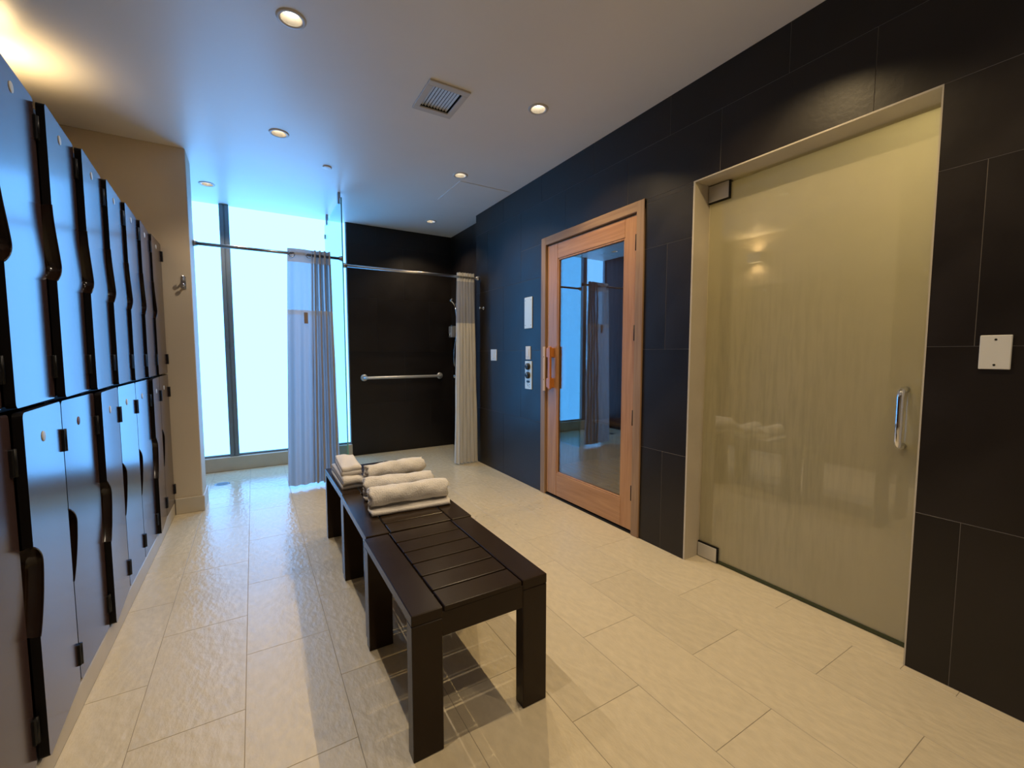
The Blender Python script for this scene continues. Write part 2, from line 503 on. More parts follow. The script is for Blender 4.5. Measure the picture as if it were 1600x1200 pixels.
# ---- left side: wall behind the lockers, beige fin, shower side wall, back wall
struct('wall_left', MB().box(-1.2, -1.05, -1.5, 4.0, 0, CEIL), M['plaster'], 'beige plaster wall behind the lockers')
fin = struct('wall_fin', MB().box(-1.1, -0.368, 3.98, 4.27, 0, CEIL, c=0.004), M['plaster'], 'beige plaster wall end between lockers and shower')
struct('baseboard_fin', MB().box(-0.534, -0.356, 3.965, 3.98, 0, 0.118, c=0.003).box(-0.368, -0.356, 3.98, 4.272, 0, 0.118, c=0.003), M['stone'], 'beige stone skirting on the wall end beside the lockers')
wsl = struct('wall_shower_left', MB().box(-0.75, -0.6211, 4.27, 5.36, -0.004, CEIL), M['shower_grout'], 'dark tiled side wall of the left shower behind the wall end')
for i in range(5):
    for j in range(-1, 3):
        o = 4.27 + (0.0 if i % 2 else -0.3225) + 0.645 * j
        a, b = max(o, 4.272), min(o + 0.645, 5.20)
        if b - a > 0.02:
            ca, cb, me = tile(wsl, a, b, ROW[i], ROW[i + 1], 'x-', M['black_tile'], 0.012)
            link('tile', me, wsl, (-0.62, ca, cb), (0, 0, math.pi))
struct('wall_back', MB().box(-1.2, 2.30, -1.6, -1.5, 0, CEIL), M['plaster'], 'beige wall behind the viewer')

# ---- window: two frosted panes, mullion, sill
win = struct('window_1', MB().box(-0.62, -0.605, 5.225, 5.33, 0.14, CEIL).box(0.945, 0.958, 5.225, 5.33, 0.14, CEIL), M['alu'], 'full height frosted window glowing with daylight')
obj('pane', MB().box(-0.605, -0.236, 5.27, 5.282, 0.152, CEIL), M['pane'], win)
obj('pane', MB().box(-0.158, 0.945, 5.27, 5.282, 0.152, CEIL), M['pane'], win)
mu = MB().box(-0.238, -0.202, 5.222, 5.30, 0.14, CEIL, c=0.002).box(-0.192, -0.156, 5.222, 5.30, 0.14, CEIL, c=0.002).box(-0.204, -0.190, 5.235, 5.30, 0.14, CEIL)
obj('mullion', mu, M['alu'], win)
obj('bottom_rail', MB().box(-0.605, -0.238, 5.245, 5.30, 0.14, 0.16).box(-0.156, 0.945, 5.245, 5.30, 0.14, 0.16), M['alu'], win)
obj('sill', MB().box(-0.62, 0.958, 5.20, 5.34, 0, 0.14, c=0.003), M['stone'], win)
struct('wall_far', MB().box(-1.1, 0.98, 5.34, 5.40, 0, CEIL), M['plaster'], 'wall plane behind the frosted window')

# ---- steam room behind the glass door
sr = MB()
sr.box(3.5, 3.6, 0.05, 1.80, 0, 2.4).box(2.30, 3.6, 0.0, 0.1, 0, 2.4).box(2.30, 3.6, 1.76, 1.80, 0, 2.4).box(2.30, 3.6, 0.0, 1.80, 2.4, 2.45)
struct('wall_steam_room', sr, M['steam_tile'], 'pale tiled shell of the steam room behind fogged glass')
struct('floor_steam_room', MB().box(2.236, 3.6, 0.0, 1.80, -0.05, -0.002), M['steam_tile'], 'pale tiled steam room floor')
# jamb lining
jb = MB()
jb.box(2.109, 2.30, 1.562, 1.572, 0, 2.141).box(2.109, 2.30, 0.571, 0.576, 0, 2.141).box(2.109, 2.30, 0.576, 1.562, 2.134, 2.141)
struct('trim_1', jb, M['stone'], 'pale stone lining around the glass steam door opening')

# ---- sauna room behind the wooden door
sa = MB()
sa.box(3.7, 3.8, 1.83, 3.7, 0, 2.3).box(2.30, 3.8, 1.81, 1.85, 0, 2.3).box(2.30, 3.8, 3.65, 3.7, 0, 2.3).box(2.30, 3.8, 1.81, 3.7, 2.3, 2.34)
sah = struct('wall_sauna', sa, M['sauna_wood'], 'wood lined sauna cabin behind the glazed door')
fs = struct('floor_sauna', MB().box(2.13, 3.8, 1.85, 3.7, -0.06, -0.02), M['black_tile'], 'dark sauna floor under duckboards')
for j in range(18):
    xx = 2.33 + j * 0.075
    obj('plank', MB().box(xx, xx + 0.062, 1.87, 3.62, -0.02, 0.012, c=0.003), M['sauna_floor'], fs)
sb = thing('sauna_bench', 'slatted wooden bench inside the sauna behind the glazed door', 'bench', (3.45, 2.75, 0))
for j in range(5): obj('slat', MB().box(-0.22 + j * 0.092, -0.22 + j * 0.092 + 0.08, -0.87, 0.87, 0.43, 0.455, c=0.004), M['sauna_floor'], sb)
for yy in (-0.85, 0.0, 0.78): obj('support', MB().box(-0.18, 0.22, yy, yy + 0.06, 0.012, 0.43), M['sauna_wood'], sb)

# ---- plinth under the lockers
pl = struct('baseboard_left', MB().box(-1.04, -0.538, 0.56, 3.965, 0, 0.088, c=0.003), M['stone'], 'pale stone plinth running under the lockers')

# ================================================================== LAMPS
def lamp_parts(root):
    ring = MB().lathe([(0.043, 0.0), (0.044, -0.004), (0.052, -0.006), (0.060, -0.004), (0.062, 0.0005)], 36, cap=False)
    obj('trim_ring', ring, M['ring'], root)
    can = MB().lathe([(0.0455, 0.0), (0.040, 0.012), (0.030, 0.040)], 32, cap=False)
    obj('reflector', can, M['baffle'], root)
    b = MB().lathe([(0.030, 0.040), (0.028, 0.034), (0.016, 0.030), (0.002, 0.028)], 24)
    obj('bulb', b, M['bulb'], root)
LL = ['round recessed ceiling lamp nearest the viewer on the left, beside top edge', 'round recessed ceiling lamp between the near left lamp and the window',
      'round recessed ceiling lamp in front of the frosted window by the wall end', 'round recessed ceiling lamp right of the air vent',
      'round recessed ceiling lamp above the sauna door side, by the faint panel joint', 'round recessed ceiling lamp inside the black tiled shower',
      'round recessed ceiling lamp above the viewer on the locker side', 'round recessed ceiling lamp above the viewer on the steam door side',
      'round recessed ceiling lamp behind the viewer on the locker side', 'round recessed ceiling lamp behind the viewer on the plain wall side']
proto = None
for i, (lx, ly, colr) in enumerate(LAMPS):
    if proto is None:
        proto = thing('ceiling_lamp', LL[i], 'ceiling lamp', (lx, ly, CEIL), 0, 'recessed ceiling lamps')
        lamp_parts(proto); root = proto
    else:
        root = copy_tree(proto); root.location = (lx, ly, CEIL); root['label'] = LL[i]
    ld = bpy.data.lights.new('lamp_light', 'SPOT')
    ld.energy = LAMP_W * (0.82 if colr is MILD else 1.15) * (0.35 if ly > 4 else 0.85 if ly > 3 else 1.0) * (0.35 if ly < 0 else 1.0)
    ld.color = colr; ld.spot_size = R(125); ld.spot_blend = 0.6; ld.shadow_soft_size = 0.006
    lo = bpy.data.objects.new('lamp_light', ld); COL.objects.link(lo)
    lo.location = (0, 0, -0.010); lo.parent = root

# sconce above the lockers (its glow reaches the ceiling; seen mirrored in the steam door)
sc = thing('wall_sconce', 'box wall sconce with warm up and down light above the lockers', 'wall lamp', (-1.05, 3.15, 2.40))
obj('housing', MB().box(0.0, 0.012, -0.09, 0.09, -0.06, 0.06, c=0.002).box(0.088, 0.10, -0.09, 0.09, -0.06, 0.06, c=0.002)
    .box(0.0, 0.10, -0.092, -0.08, -0.06, 0.06, c=0.002).box(0.0, 0.10, 0.08, 0.092, -0.06, 0.06, c=0.002), M['steel'], sc)
obj('diffuser', MB().box(0.014, 0.086, -0.078, 0.078, -0.045, 0.045), M['sconce_glow'], sc)
for zz, rx in ((0.075, math.pi), (-0.075, 0)):
    ld = bpy.data.lights.new('sconce_light', 'SPOT'); ld.energy = SCONCE_W; ld.color = (1, 0.70, 0.34)
    ld.spot_size = R(150); ld.spot_blend = 0.5; ld.shadow_soft_size = 0.04
    lo = bpy.data.objects.new('sconce_light', ld); COL.objects.link(lo); lo.parent = sc
    lo.location = (0.06, 0, zz); lo.rotation_euler = (rx, 0, 0)

def bulkhead(name, label, loc, power, color, m):
    t = thing(name, label, 'lamp', loc)
    obj('base', MB().lathe([(0.10, 0.0), (0.10, -0.02)], 24), M['steel'], t)
    obj('diffuser', MB().lathe([(0.09, -0.02), (0.085, -0.05), (0.05, -0.07), (0.004, -0.075)], 24), m, t)
    ld = bpy.data.lights.new('bulkhead_light', 'POINT'); ld.energy = power; ld.color = color; ld.shadow_soft_size = 0.09
    lo = bpy.data.objects.new('bulkhead_light', ld); COL.objects.link(lo); lo.parent = t; lo.location = (0, 0, -0.18)
bulkhead('steam_room_lamp', 'round warm lamp on the steam room ceiling', (2.70, 0.42, 2.4), STEAM_W, (1.0, 0.80, 0.40), M['steam_glow'])
bulkhead('sauna_lamp', 'round warm lamp on the sauna ceiling', (2.9, 2.6, 2.3), SAUNA_W, (1.0, 0.62, 0.30), M['steam_glow'])

# ================================================================== LOCKERS
PITCH_L = 0.341
DOOR_W = 0.333
DOOR_T = 0.020
def door_outline(z0, z1, nz0, nz1, blunt_low):
    """door polygon in (y, z); y=0 hinge edge, y=-DOOR_W handle edge with a finger scoop"""
    r = 0.014
    pts = []
    def corner(cy, cz, a0):
        for i in range(5):
            a = a0 + math.pi / 2 * i / 4
            pts.append((cy + r * math.cos(a), cz + r * math.sin(a)))
    corner(-r, z0 + r, -math.pi / 2)
    corner(-r, z1 - r, 0)
    corner(-DOOR_W + r, z1 - r, math.pi / 2)
    notch = []
    n = 22
    for i in range(n + 1):
        t = i / n                          # from top of the scoop to its bottom
        s = t if not blunt_low else 1 - t  # s=0 at the blunt end
        d = 0.068 * math.sin(min(1.0, s / 0.26) * math.pi / 2) ** 0.8 * ((1 - s * s * (3 - 2 * s)) if blunt_low else 0.97 * (1 - s ** 2.3))
        notch.append((-DOOR_W + max(d, 0.0), nz1 + (nz0 - nz1) * t))
    pts += notch
    corner(-DOOR_W + r, z0 + r, math.pi)
    return pts, notch

def door_mesh(z0, z1, nz0, nz1, blunt_low):
    pts, notch = door_outline(z0, z1, nz0, nz1, blunt_low)
    n = len(pts)
    cy = sum(p[0] for p in pts) / n; cz = sum(p[1] for p in pts) / n
    mb = MB()
    bm = bmesh.new()
    vf = [bm.verts.new((DOOR_T, p[0], p[1])) for p in pts]
    vb = [bm.verts.new((0, p[0], p[1])) for p in pts]
    bm.verts.index_update()
    ff = bm.faces.new(vf); fb = bm.faces.new(vb[::-1])
    ff.material_index = 0; fb.material_index = 1
    for i in range(n):
        q = bm.faces.new((vf[i], vb[i], vb[(i + 1) % n], vf[(i + 1) % n])); q.material_index = 1
    bm.normal_update()
    bmesh.ops.triangulate(bm, faces=[ff, fb], ngon_method='EAR_CLIP')
    bmesh.ops.recalc_face_normals(bm, faces=bm.faces)
    me = bpy.data.meshes.new('door')
    bm.to_mesh(me); bm.free()
    me.materials.append(M['laminate']); me.materials.append(M['locker_edge'])
    # scoop: half bowl behind the cut-out
    sc = MB(); rings = []
    m = len(notch)
    for k in range(7):
        t = k / 6
        sh = 1 - 0.22 * t ** 2.5
        x = DOOR_T - 0.0005 - 0.034 * math.sin(t * math.pi / 2)
        zc = (nz0 + nz1) / 2
        rings.append([(x, -DOOR_W + (p[0] + DOOR_W) * sh, zc + (p[1] - zc) * sh) for p in notch])
    v = [p for rg in rings for p in rg]
    f = [(a * m + i, a * m + i + 1, (a + 1) * m + i + 1, (a + 1) * m + i) for a in range(6) for i in range(m - 1)]
    f.append(tuple(6 * m + i for i in range(m)))
    sc.add(v, f, 0, True)
    # moulded rim around the cut-out
    sc.tube([(DOOR_T, p[0] - 0.001, p[1]) for p in notch], 0.0022, 6)
    return me, sc.mesh('handle_scoop', [M['scoop']])

UP = (1.058, 1.972, 1.430, 1.665, True)
LO = (0.098, 1.046, 0.445, 0.690, False)
up_me, up_sc = door_mesh(*UP)
lo_me, lo_sc = door_mesh(*LO)
disc_me = MB().lathe([(0.015, DOOR_T - 0.001), (0.015, DOOR_T + 0.0015), (0.014, DOOR_T + 0.002)], 20, axis='x').mesh('number_disc', [M['disc']])
mark_me = MB().lathe([(0.0028, DOOR_T + 0.0021), (0.0026, DOOR_T + 0.0026)], 10, axis='x').mesh('mark', [M['ink']])
gone_me = MB().lathe([(0.015, DOOR_T - 0.001), (0.015, DOOR_T + 0.0006)], 20, axis='x').mesh('number_disc', [M['disc_gone']])
hinge_me = MB().box(DOOR_T - 0.002, DOOR_T + 0.008, -0.018, 0.0015, -0.036, 0.036, c=0.002).lathe([(0.0055, -0.036), (0.0055, 0.036)], 12, at=(DOOR_T + 0.006, -0.004, 0)).mesh('hinge', [M['black_metal']])
cb = MB()
cb.box(-0.48, -0.012, 0.002, 0.014, 0.09, 1.975).box(-0.48, -0.012, 0.327, 0.339, 0.09, 1.975)
cb.box(-0.48, -0.47, 0.014, 0.327, 0.09, 1.975)
for zz in ((0.09, 0.104), (1.046, 1.058), (1.961, 1.975)): cb.box(-0.47, -0.012, 0.014, 0.327, *zz)
carc_me = cb.mesh('carcass', [M['carcass']])
# index 1 = beside the beige wall end
ORD = ['', 'first', 'second', 'third', 'fourth', 'fifth', 'sixth', 'seventh', 'eighth', 'ninth', 'tenth']
UP_AJAR = {1: 0, 2: 2.2, 3: 2.2, 4: 2.7, 5: 3.5, 6: 3.8, 7: 3.8, 8: 3.6, 9: 0, 10: 0}
LO_AJAR = {1: 0, 2: 3.2, 5: 3.4, 7: 3.8}
for i in range(1, 11):
    y0 = 3.972 - PITCH_L * i
    if i == 1: lab = 'plum two-door locker column standing against the beige wall end'
    else: lab = ORD[i] + ' plum two-door locker column counted from the beige wall end'
    t = thing('locker', lab, 'locker', (-0.556, y0, 0), 0, 'plum locker columns along the left wall')
    link('carcass', carc_me, t)
    for me, scm, ang, zr in ((up_me, up_sc, UP_AJAR.get(i, 0), UP), (lo_me, lo_sc, LO_AJAR.get(i, 0), LO)):
        d = link('door', me, t, (-0.010 if ang and zr is UP else 0, 0.337, 0), (0, 0, R(ang)))
        link('handle_scoop', scm, d)
        zt = zr[1] - 0.055 if zr is UP else zr[1] - 0.083
        dm = gone_me if (zr is LO and i == 6) else disc_me
        dc = link('number_disc', dm, d, (0, -0.185, zt))
        if dm is gone_me: dc['label'] = 'brown disc recess with the number plate missing'
        for hz in ((zr[1] - 0.085, zr[0] + 0.10) if zr is UP else (zr[1] - 0.125, zr[0] + 0.10)):
            link('hinge', hinge_me, d, (0, 0.0, hz))

# ================================================================== BENCHES
def make_bench(name, label, loc, rz):
    t = thing(name, label, 'bench', loc, rz, 'espresso slatted benches in a row')
    W, Ln, H = 0.475, 0.602, 0.45
    rw, lt = 0.096, 0.048
    for s in (0, 1):
        x0 = -W / 2 if s == 0 else W / 2 - rw
        obj('side_rail', MB().box(x0, x0 + rw, 0, Ln, H - 0.034, H, c=0.0025), M['espresso'], t)
        for yy in (0.0, Ln - lt):
            obj('leg', MB().box(x0 + 0.0005, x0 + rw - 0.0005, yy, yy + lt, 0, H - 0.034, c=0.0025), M['espresso'], t)
    sx0, sx1 = -W / 2 + rw + 0.006, W / 2 - rw - 0.006
    n = 6; pitch = Ln / n
    for j in range(n):
        obj('slat', MB().box(sx0, sx1, j * pitch + (0.001 if j == 0 else 0.0042), (j + 1) * pitch - (0.001 if j == n - 1 else 0.0042), H - 0.018, H, c=0.002), M['espresso'], t)
    for yy in (0.004, Ln - 0.026):
        obj('apron', MB().box(-W / 2 + rw - 0.01, W / 2 - rw + 0.01, yy, yy + 0.022, H - 0.095, H - 0.0185, c=0.001), M['espresso'], t)
    for x0 in (-W / 2 + 0.070, W / 2 - 0.092):
        obj('side_apron', MB().box(x0, x0 + 0.022, lt, Ln - lt, H - 0.085, H - 0.034), M['espresso'], t)
    return t
make_bench('slatted_bench', 'espresso slatted bench nearest the viewer with an empty top', (0.597, 1.156, 0), 0)
make_bench('slatted_bench', 'middle espresso slatted bench carrying the front rolled towels', (0.606, 1.772, 0), R(-0.5))
make_bench('slatted_bench', 'far espresso slatted bench carrying the folded towel stack', (0.616, 2.386, 0), R(0.4))

# ================================================================== TOWELS
def rolled_towel(name, label, loc, length, rad, rz, tail=0.05, turns=2.6, seed=1, stripes=True):
    rnd = random.Random(seed)
    th = 0.021
    ctr = []
    # tail lying flat in front, then spiral inwards (profile plane: y, z)
    for i in range(8):
        t = i / 7
        ctr.append((-tail - rad * 0.5 + (tail + rad * 0.5) * t, th * 0.5))
    cz = th + rad
    r0 = rad - th * 0.5
    n = int(turns * 26)
    for i in range(1, n + 1):
        a = -math.pi / 2 + 2 * math.pi * turns * i / n
        r = r0 - (r0 - th * 0.45) * (i / n) ** 0.9
        ctr.append((r * math.cos(a) * 1.06, cz - th * 0.5 + r * math.sin(a) * 0.94 + 0))
    P = len(ctr)
    prof_o, prof_i = [], []
    for i in range(P):
        a, b = ctr[max(i - 1, 0)], ctr[min(i + 1, P - 1)]
        dx, dz = b[0] - a[0], b[1] - a[1]
        l = math.hypot(dx, dz) or 1
        nx, nz = dz / l, -dx / l
        h = th * 0.46 * (0.75 if i in (0, P - 1) else 1)
        prof_o.append((ctr[i][0] + nx * h, ctr[i][1] + nz * h))
        prof_i.append((ctr[i][0] - nx * h, ctr[i][1] - nz * h))
    prof = prof_o + prof_i[::-1]
    m = len(prof)
    mb = MB(); v = []
    NX = 40
    ph = [rnd.uniform(0, 6.28) for _ in range(6)]
    for k in range(NX + 1):
        t = k / NX
        x = -length / 2 + length * t
        e = 1.0 - 0.05 * (abs(2 * t - 1) ** 6)
        for q, (py, pz) in enumerate(prof):
            a = math.atan2(pz - cz, py)
            w = 0.0030 * math.sin(7 * t + 2 * a + ph[0]) + 0.0022 * math.sin(15 * t - 3 * a + ph[1]) + 0.0014 * math.sin(31 * t + 5 * a + ph[2])
            rr = math.hypot(py, pz - cz) / rad
            if stripes and rr > 0.8:
                for s0 in (0.74, 0.77, 0.80, 0.93, 0.96):
                    w -= 0.0022 * math.exp(-((t - s0) / 0.006) ** 2)
            sc_ = e * (1 + w / rad)
            yy = py * sc_; zz = max(0.001, cz + (pz - cz) * sc_) if pz > th else max(0.0015, pz + w * 0.4)
            ex = (0.006 * math.sin(3 * a + ph[3]) + 0.004 * math.sin(5 * a + 11 * rr + ph[4])) * (2 * t - 1) ** 3
            v.append((x + ex, yy, zz))
    f = [(k * m + q, k * m + (q + 1) % m, (k + 1) * m + (q + 1) % m, (k + 1) * m + q) for k in range(NX) for q in range(m)]
    # end caps as strips between outer and inner profile
    for base, flip in ((0, False), (NX * m, True)):
        for q in range(P - 1):
            a, b, c, d = base + q, base + q + 1, base + m - 2 - q, base + m - 1 - q
            f.append((a, b, c, d) if not flip else (d, c, b, a))
    mb.add(v, f, 0, True)
    o = obj(name, mb, M['towel'], None, loc, (0, 0, rz))
    return tag(o, label, 'towel', 'pale bath towels on the benches')

def folded_towel(name, label, loc, w, d, layers, rz, seed=3, th=0.022):
    """towel folded in a zig-zag, its fold edges facing the viewer"""
    rnd = random.Random(seed)
    ctr = []
    h = th
    for L_ in range(layers):
        z = h * (L_ + 0.5)
        ys = [-d / 2 + th * 0.5 + (d - th) * i / 7 for i in range(8)]
        if L_ % 2: ys = ys[::-1]
        for i, y in enumerate(ys): ctr.append((y, z))
        if L_ < layers - 1:
            s = 1 if L_ % 2 == 0 else -1
            for a in (-45, 0, 45):
                ctr.append((s * (d / 2 - th * 0.5) + s * th * 0.5 * math.cos(R(a)), z + h * 0.5 + h * 0.5 * math.sin(R(a))))
    P = len(ctr); po, pi_ = [], []
    for i in range(P):
        a, b = ctr[max(i - 1, 0)], ctr[min(i + 1, P - 1)]
        dx, dz = b[0] - a[0], b[1] - a[1]; l = math.hypot(dx, dz) or 1
        nx, nz = dz / l, -dx / l
        k = th * 0.47
        po.append((ctr[i][0] + nx * k, ctr[i][1] + nz * k)); pi_.append((ctr[i][0] - nx * k, ctr[i][1] - nz * k))
    prof = po + pi_[::-1]; m = len(prof)
    NX = 16; v = []
    ph = [rnd.uniform(0, 6.28) for _ in range(4)]
    for k in range(NX + 1):
        t = k / NX
        edge = 1 - 0.10 * abs(2 * t - 1) ** 5
        for (y, z) in prof:
            wz = 0.0035 * math.sin(5 * t + 9 * y + ph[0]) + 0.002 * math.sin(11 * t - 17 * y + ph[1])
            zz = max(0.001, z * edge + wz * (z / (layers * h)))
            v.append((-w / 2 + w * t + 0.006 * math.sin(60 * z + ph[2]) * (2 * t - 1) ** 3, y + 0.003 * math.sin(6 * t + ph[3]), zz))
    f = [(k * m + q, k * m + (q + 1) % m, (k + 1) * m + (q + 1) % m, (k + 1) * m + q) for k in range(NX) for q in range(m)]
    for base, flip in ((0, False), (NX * m, True)):
        for q in range(P - 1):
            a, b, c, dd = base + q, base + q + 1, base + m - 2 - q, base + m - 1 - q
            f.append((a, b, c, dd) if not flip else (dd, c, b, a))
    o = obj(name, MB().add(v, f, 0, True), M['towel'], None, loc, (0, 0, rz))
    return tag(o, label, 'towel', 'pale bath towels on the benches')
BT = 0.4505
rolled_towel('rolled_towel', 'front rolled pale towel with ribbed stripes and a flat loose tail', (0.632, 2.030, BT), 0.375, 0.060, R(-4), 0.04, 2.6, 2)
rolled_towel('rolled_towel', 'middle rolled pale towel between the other two rolls', (0.635, 2.215, BT), 0.345, 0.058, R(-7), 0.0, 2.6, 5, False)
rolled_towel('rolled_towel', 'rearmost rolled pale towel beside the folded stack', (0.690, 2.480, BT), 0.34, 0.062, R(8), 0.0, 2.6, 8, False)
folded_towel('folded_towel', 'lower folded pale towel of the stack on the far bench', (0.452, 2.655, BT), 0.115, 0.40, 3, R(0), 3)
folded_towel('folded_towel', 'upper folded pale towel on top of the stack on the far bench', (0.462, 2.665, BT + 0.069), 0.112, 0.36, 2, R(-3), 6, 0.022)

# ================================================================== SHOWERS
GX = 0.732
gs = thing('shower_screen', 'tall clear glass screen with green edge dividing the two showers', 'glass screen', (GX, 4.2, 0))
obj('pane', MB().box(-0.005, 0.005, 0.004, 1.018, 0.004, 2.60), M['screen_glass'], gs)
obj('edge', MB().box(-0.0052, 0.0052, 0.0, 0.004, 0.004, 2.60), M['glass_edge'], gs)
for zz in (0.22, 2.45): obj('clamp', MB().box(-0.014, 0.014, 0.985, 1.018, zz, zz + 0.05, c=0.002), M['chrome'], gs)
for yy in (0.10, 0.85): obj('ceiling_clamp', MB().box(-0.012, 0.012, yy, yy + 0.045, 2.57, CEIL, c=0.002), M['dark_steel'], gs)

def rod(label, x0, x1, y, z, m, r=0.0125):
    t = thing('curtain_rod', label, 'curtain rod', ((x0 + x1) / 2, y, z))
    h = (x1 - x0) / 2
    obj('tube', MB().lathe([(r, -h + 0.004), (r, h - 0.004)], 20, axis='x'), m, t)
    for s in (-1, 1):
        obj('flange', MB().lathe([(r * 1.9, s * h), (r * 1.9, s * (h - 0.008)), (r * 1.25, s * (h - 0.03))], 20, axis='x'), m, t)
rod('dark steel curtain rod in front of the frosted window', -0.366, GX - 0.006, 4.2, 2.055, M['dark_steel'])
rod('bright steel curtain rod across the black tiled shower', GX + 0.006, 2.109, 4.21, 2.0, M['steel'])

def sheet(fx, z0, z1, nu, nz, th=0.0):
    """fx(u, z) -> (x, y)"""
    mb = MB(); v = []; f = []
    for a in range(nz + 1):
        z = z0 + (z1 - z0) * a / nz
        for b in range(nu + 1):
            x, y = fx(b / nu, z); v.append((x, y, z))
    for a in range(nz):
        for b in range(nu):
            i = a * (nu + 1) + b
            f.append((i, i + 1, i + nu + 2, i + nu + 1))
    return mb.add(v, f, 0, True)

def c1(u, z):
    t = 1 - z / 2.1
    if u < 0.34:
        q = u / 0.34
        xt, xb = 0.285 + 0.185 * q, 0.225 + 0.20 * q
        y = 0.018 * math.sin(math.pi * q * 1.0) * (-1) + 0.012 * math.sin(5 * math.pi * q) * (0.3 + t) * (0.3 if z > 1.95 else 1)
    else:
        q = (u - 0.34) / 0.66
        w = math.sin(2 * math.pi * 4.0 * q)
        xt, xb = 0.47 + 0.155 * q, 0.425 + 0.225 * q
        xt += 0.012 * math.sin(4 * math.pi * 4.0 * q); xb += 0.016 * math.sin(4 * math.pi * 4.0 * q + 0.6)
        y = 0.034 * w * min(1, q * 6) * (1.0 + 0.25 * t) + 0.006 * math.sin(9 * z + 7 * q)
    return xt + (xb - xt) * t ** 0.9, y
c1t = thing('shower_curtain', 'white grommet curtain with sheer top hanging before the frosted window', 'curtain', (0, 4.2, 0), 0, 'white shower curtains')
hd = obj('header', sheet(c1, 1.985, 2.098, 150, 4), M['curtain_hem'], c1t)
obj('sheer_panel', sheet(c1, 1.575, 1.985, 150, 8), M['sheer'], c1t)
bd = obj('band', sheet(c1, 1.535, 1.575, 150, 2), M['curtain_hem'], c1t)
obj('drape', sheet(c1, 0.03, 1.535, 150, 24), M['curtain'], c1t)
obj('cloth_tag', MB().box(0.395, 0.425, -0.026, -0.022, 1.46, 1.555), M['tag'], c1t)
for gx in (0.316, 0.450):
    n = 20
    ringp = [(gx + 0.021 * math.cos(2 * math.pi * i / n), -0.020, 2.046 + 0.021 * math.sin(2 * math.pi * i / n)) for i in range(n + 1)]
    obj('grommet', MB().tube(ringp, 0.004, 8), M['chrome'], c1t)

def c2(u, z):
    t = 1 - z / 2.05
    w = math.sin(2 * math.pi * 6.0 * u)
    xt, xb = 1.862 + 0.19 * u, 1.822 + 0.265 * u
    y = 0.030 * w * (0.7 + 0.5 * t) + 0.004 * math.sin(8 * z + 20 * u)
    return min(2.095, xt + (xb - xt) * t + 0.007 * math.sin(4 * math.pi * 6 * u + 0.8)), y
c2t = thing('shower_curtain', 'bunched white and cream pleated curtain beside the black tiled shower', 'curtain', (0, 4.21, 0), 0, 'white shower curtains')
obj('header', sheet(c2, 1.955, 2.045, 120, 3), M['waffle'], c2t)
obj('upper_panel', sheet(c2, 1.52, 1.955, 120, 8), M['curtain'], c2t)
obj('drape', sheet(c2, 0.012, 1.52, 120, 24), M['waffle'], c2t)

gb = thing('grab_bar', 'pale horizontal grab bar on the black tiled shower wall', 'grab bar', (1.58, FAR_Y, 0.913))
obj('bar', MB().tube([(-0.47, -0.012, 0), (-0.47, -0.045, 0), (-0.455, -0.06, 0), (-0.44, -0.064, 0), (0.44, -0.064, 0), (0.455, -0.06, 0), (0.47, -0.045, 0), (0.47, -0.012, 0)], 0.017, 14), M['rail'], gb)
for s in (-0.47, 0.47): obj('flange', MB().lathe([(0.040, 0.0), (0.040, -0.010), (0.026, -0.016)], 24, axis='y', at=(s, 0, 0)), M['rail'], gb)

hs = thing('hand_shower', 'chrome hand shower with hose on the recessed dark wall', 'shower head', (RX, 4.98, 1.80))
obj('bracket', MB().lathe([(0.022, 0.0), (0.022, -0.03), (0.014, -0.05)], 16, axis='x'), M['chrome'], hs)
obj('head', MB().tube([(-0.05, 0.0, -0.02), (-0.075, 0.0, 0.02), (-0.10, 0.0, 0.05), (-0.115, 0.0, 0.062)], [0.013, 0.014, 0.024, 0.028], 14), M['chrome'], hs)
obj('hose', MB().tube([(-0.05, 0, -0.02 - i * 0.06) if i < 1 else (-0.05 + 0.02 * math.sin(i * 0.5) - 0.01, -0.03 * math.sin(i * 0.28), -0.02 - 0.062 * i) for i in range(13)], 0.008, 8), M['chrome'], hs)
vv = thing('shower_valve', 'chrome shower valve with lever on the recessed dark wall', 'shower valve', (RX, 5.02, 0.91))
obj('plate', MB().lathe([(0.05, 0.0), (0.05, -0.008), (0.03, -0.012)], 24, axis='x'), M['chrome'], vv)
obj('body', MB().lathe([(0.024, -0.01), (0.024, -0.065), (0.018, -0.07)], 18, axis='x'), M['chrome'], vv)
obj('lever', MB().tube([(-0.055, 0, 0), (-0.06, -0.03, 0.015), (-0.06, -0.08, 0.02)], [0.010, 0.009, 0.007], 10), M['chrome'], vv)
sd = thing('soap_dispenser', 'chrome soap dispenser on the recessed dark shower wall', 'soap dispenser', (RX, 5.08, 1.47))
obj('body', MB().box(-0.085, 0.0, -0.045, 0.045, -0.07, 0.07, c=0.008), M['rail'], sd)
obj('lid', MB().box(-0.088, 0.0, -0.047, 0.047, 0.07, 0.085, c=0.004), M['chrome'], sd)
obj('push_button', MB().lathe([(0.018, -0.085), (0.018, -0.098), (0.010, -0.102)], 16, axis='x', at=(0, 0, -0.035)), M['chrome'], sd)

dr = thing('floor_drain', 'round metal floor drain under the frosted window', 'drain', (-0.285, 4.70, 0))
obj('rim', MB().lathe([(0.045, 0.0), (0.055, 0.002), (0.062, 0.0005)], 28, cap=False), M['drain'], dr)
obj('grate', MB().box(-0.04, 0.04, -0.04, -0.028, 0.0004, 0.002).box(-0.044, 0.044, -0.018, -0.006, 0.0004, 0.002).box(-0.044, 0.044, 0.006, 0.018, 0.0004, 0.002).box(-0.04, 0.04, 0.028, 0.04, 0.0004, 0.002), M['drain'], dr)

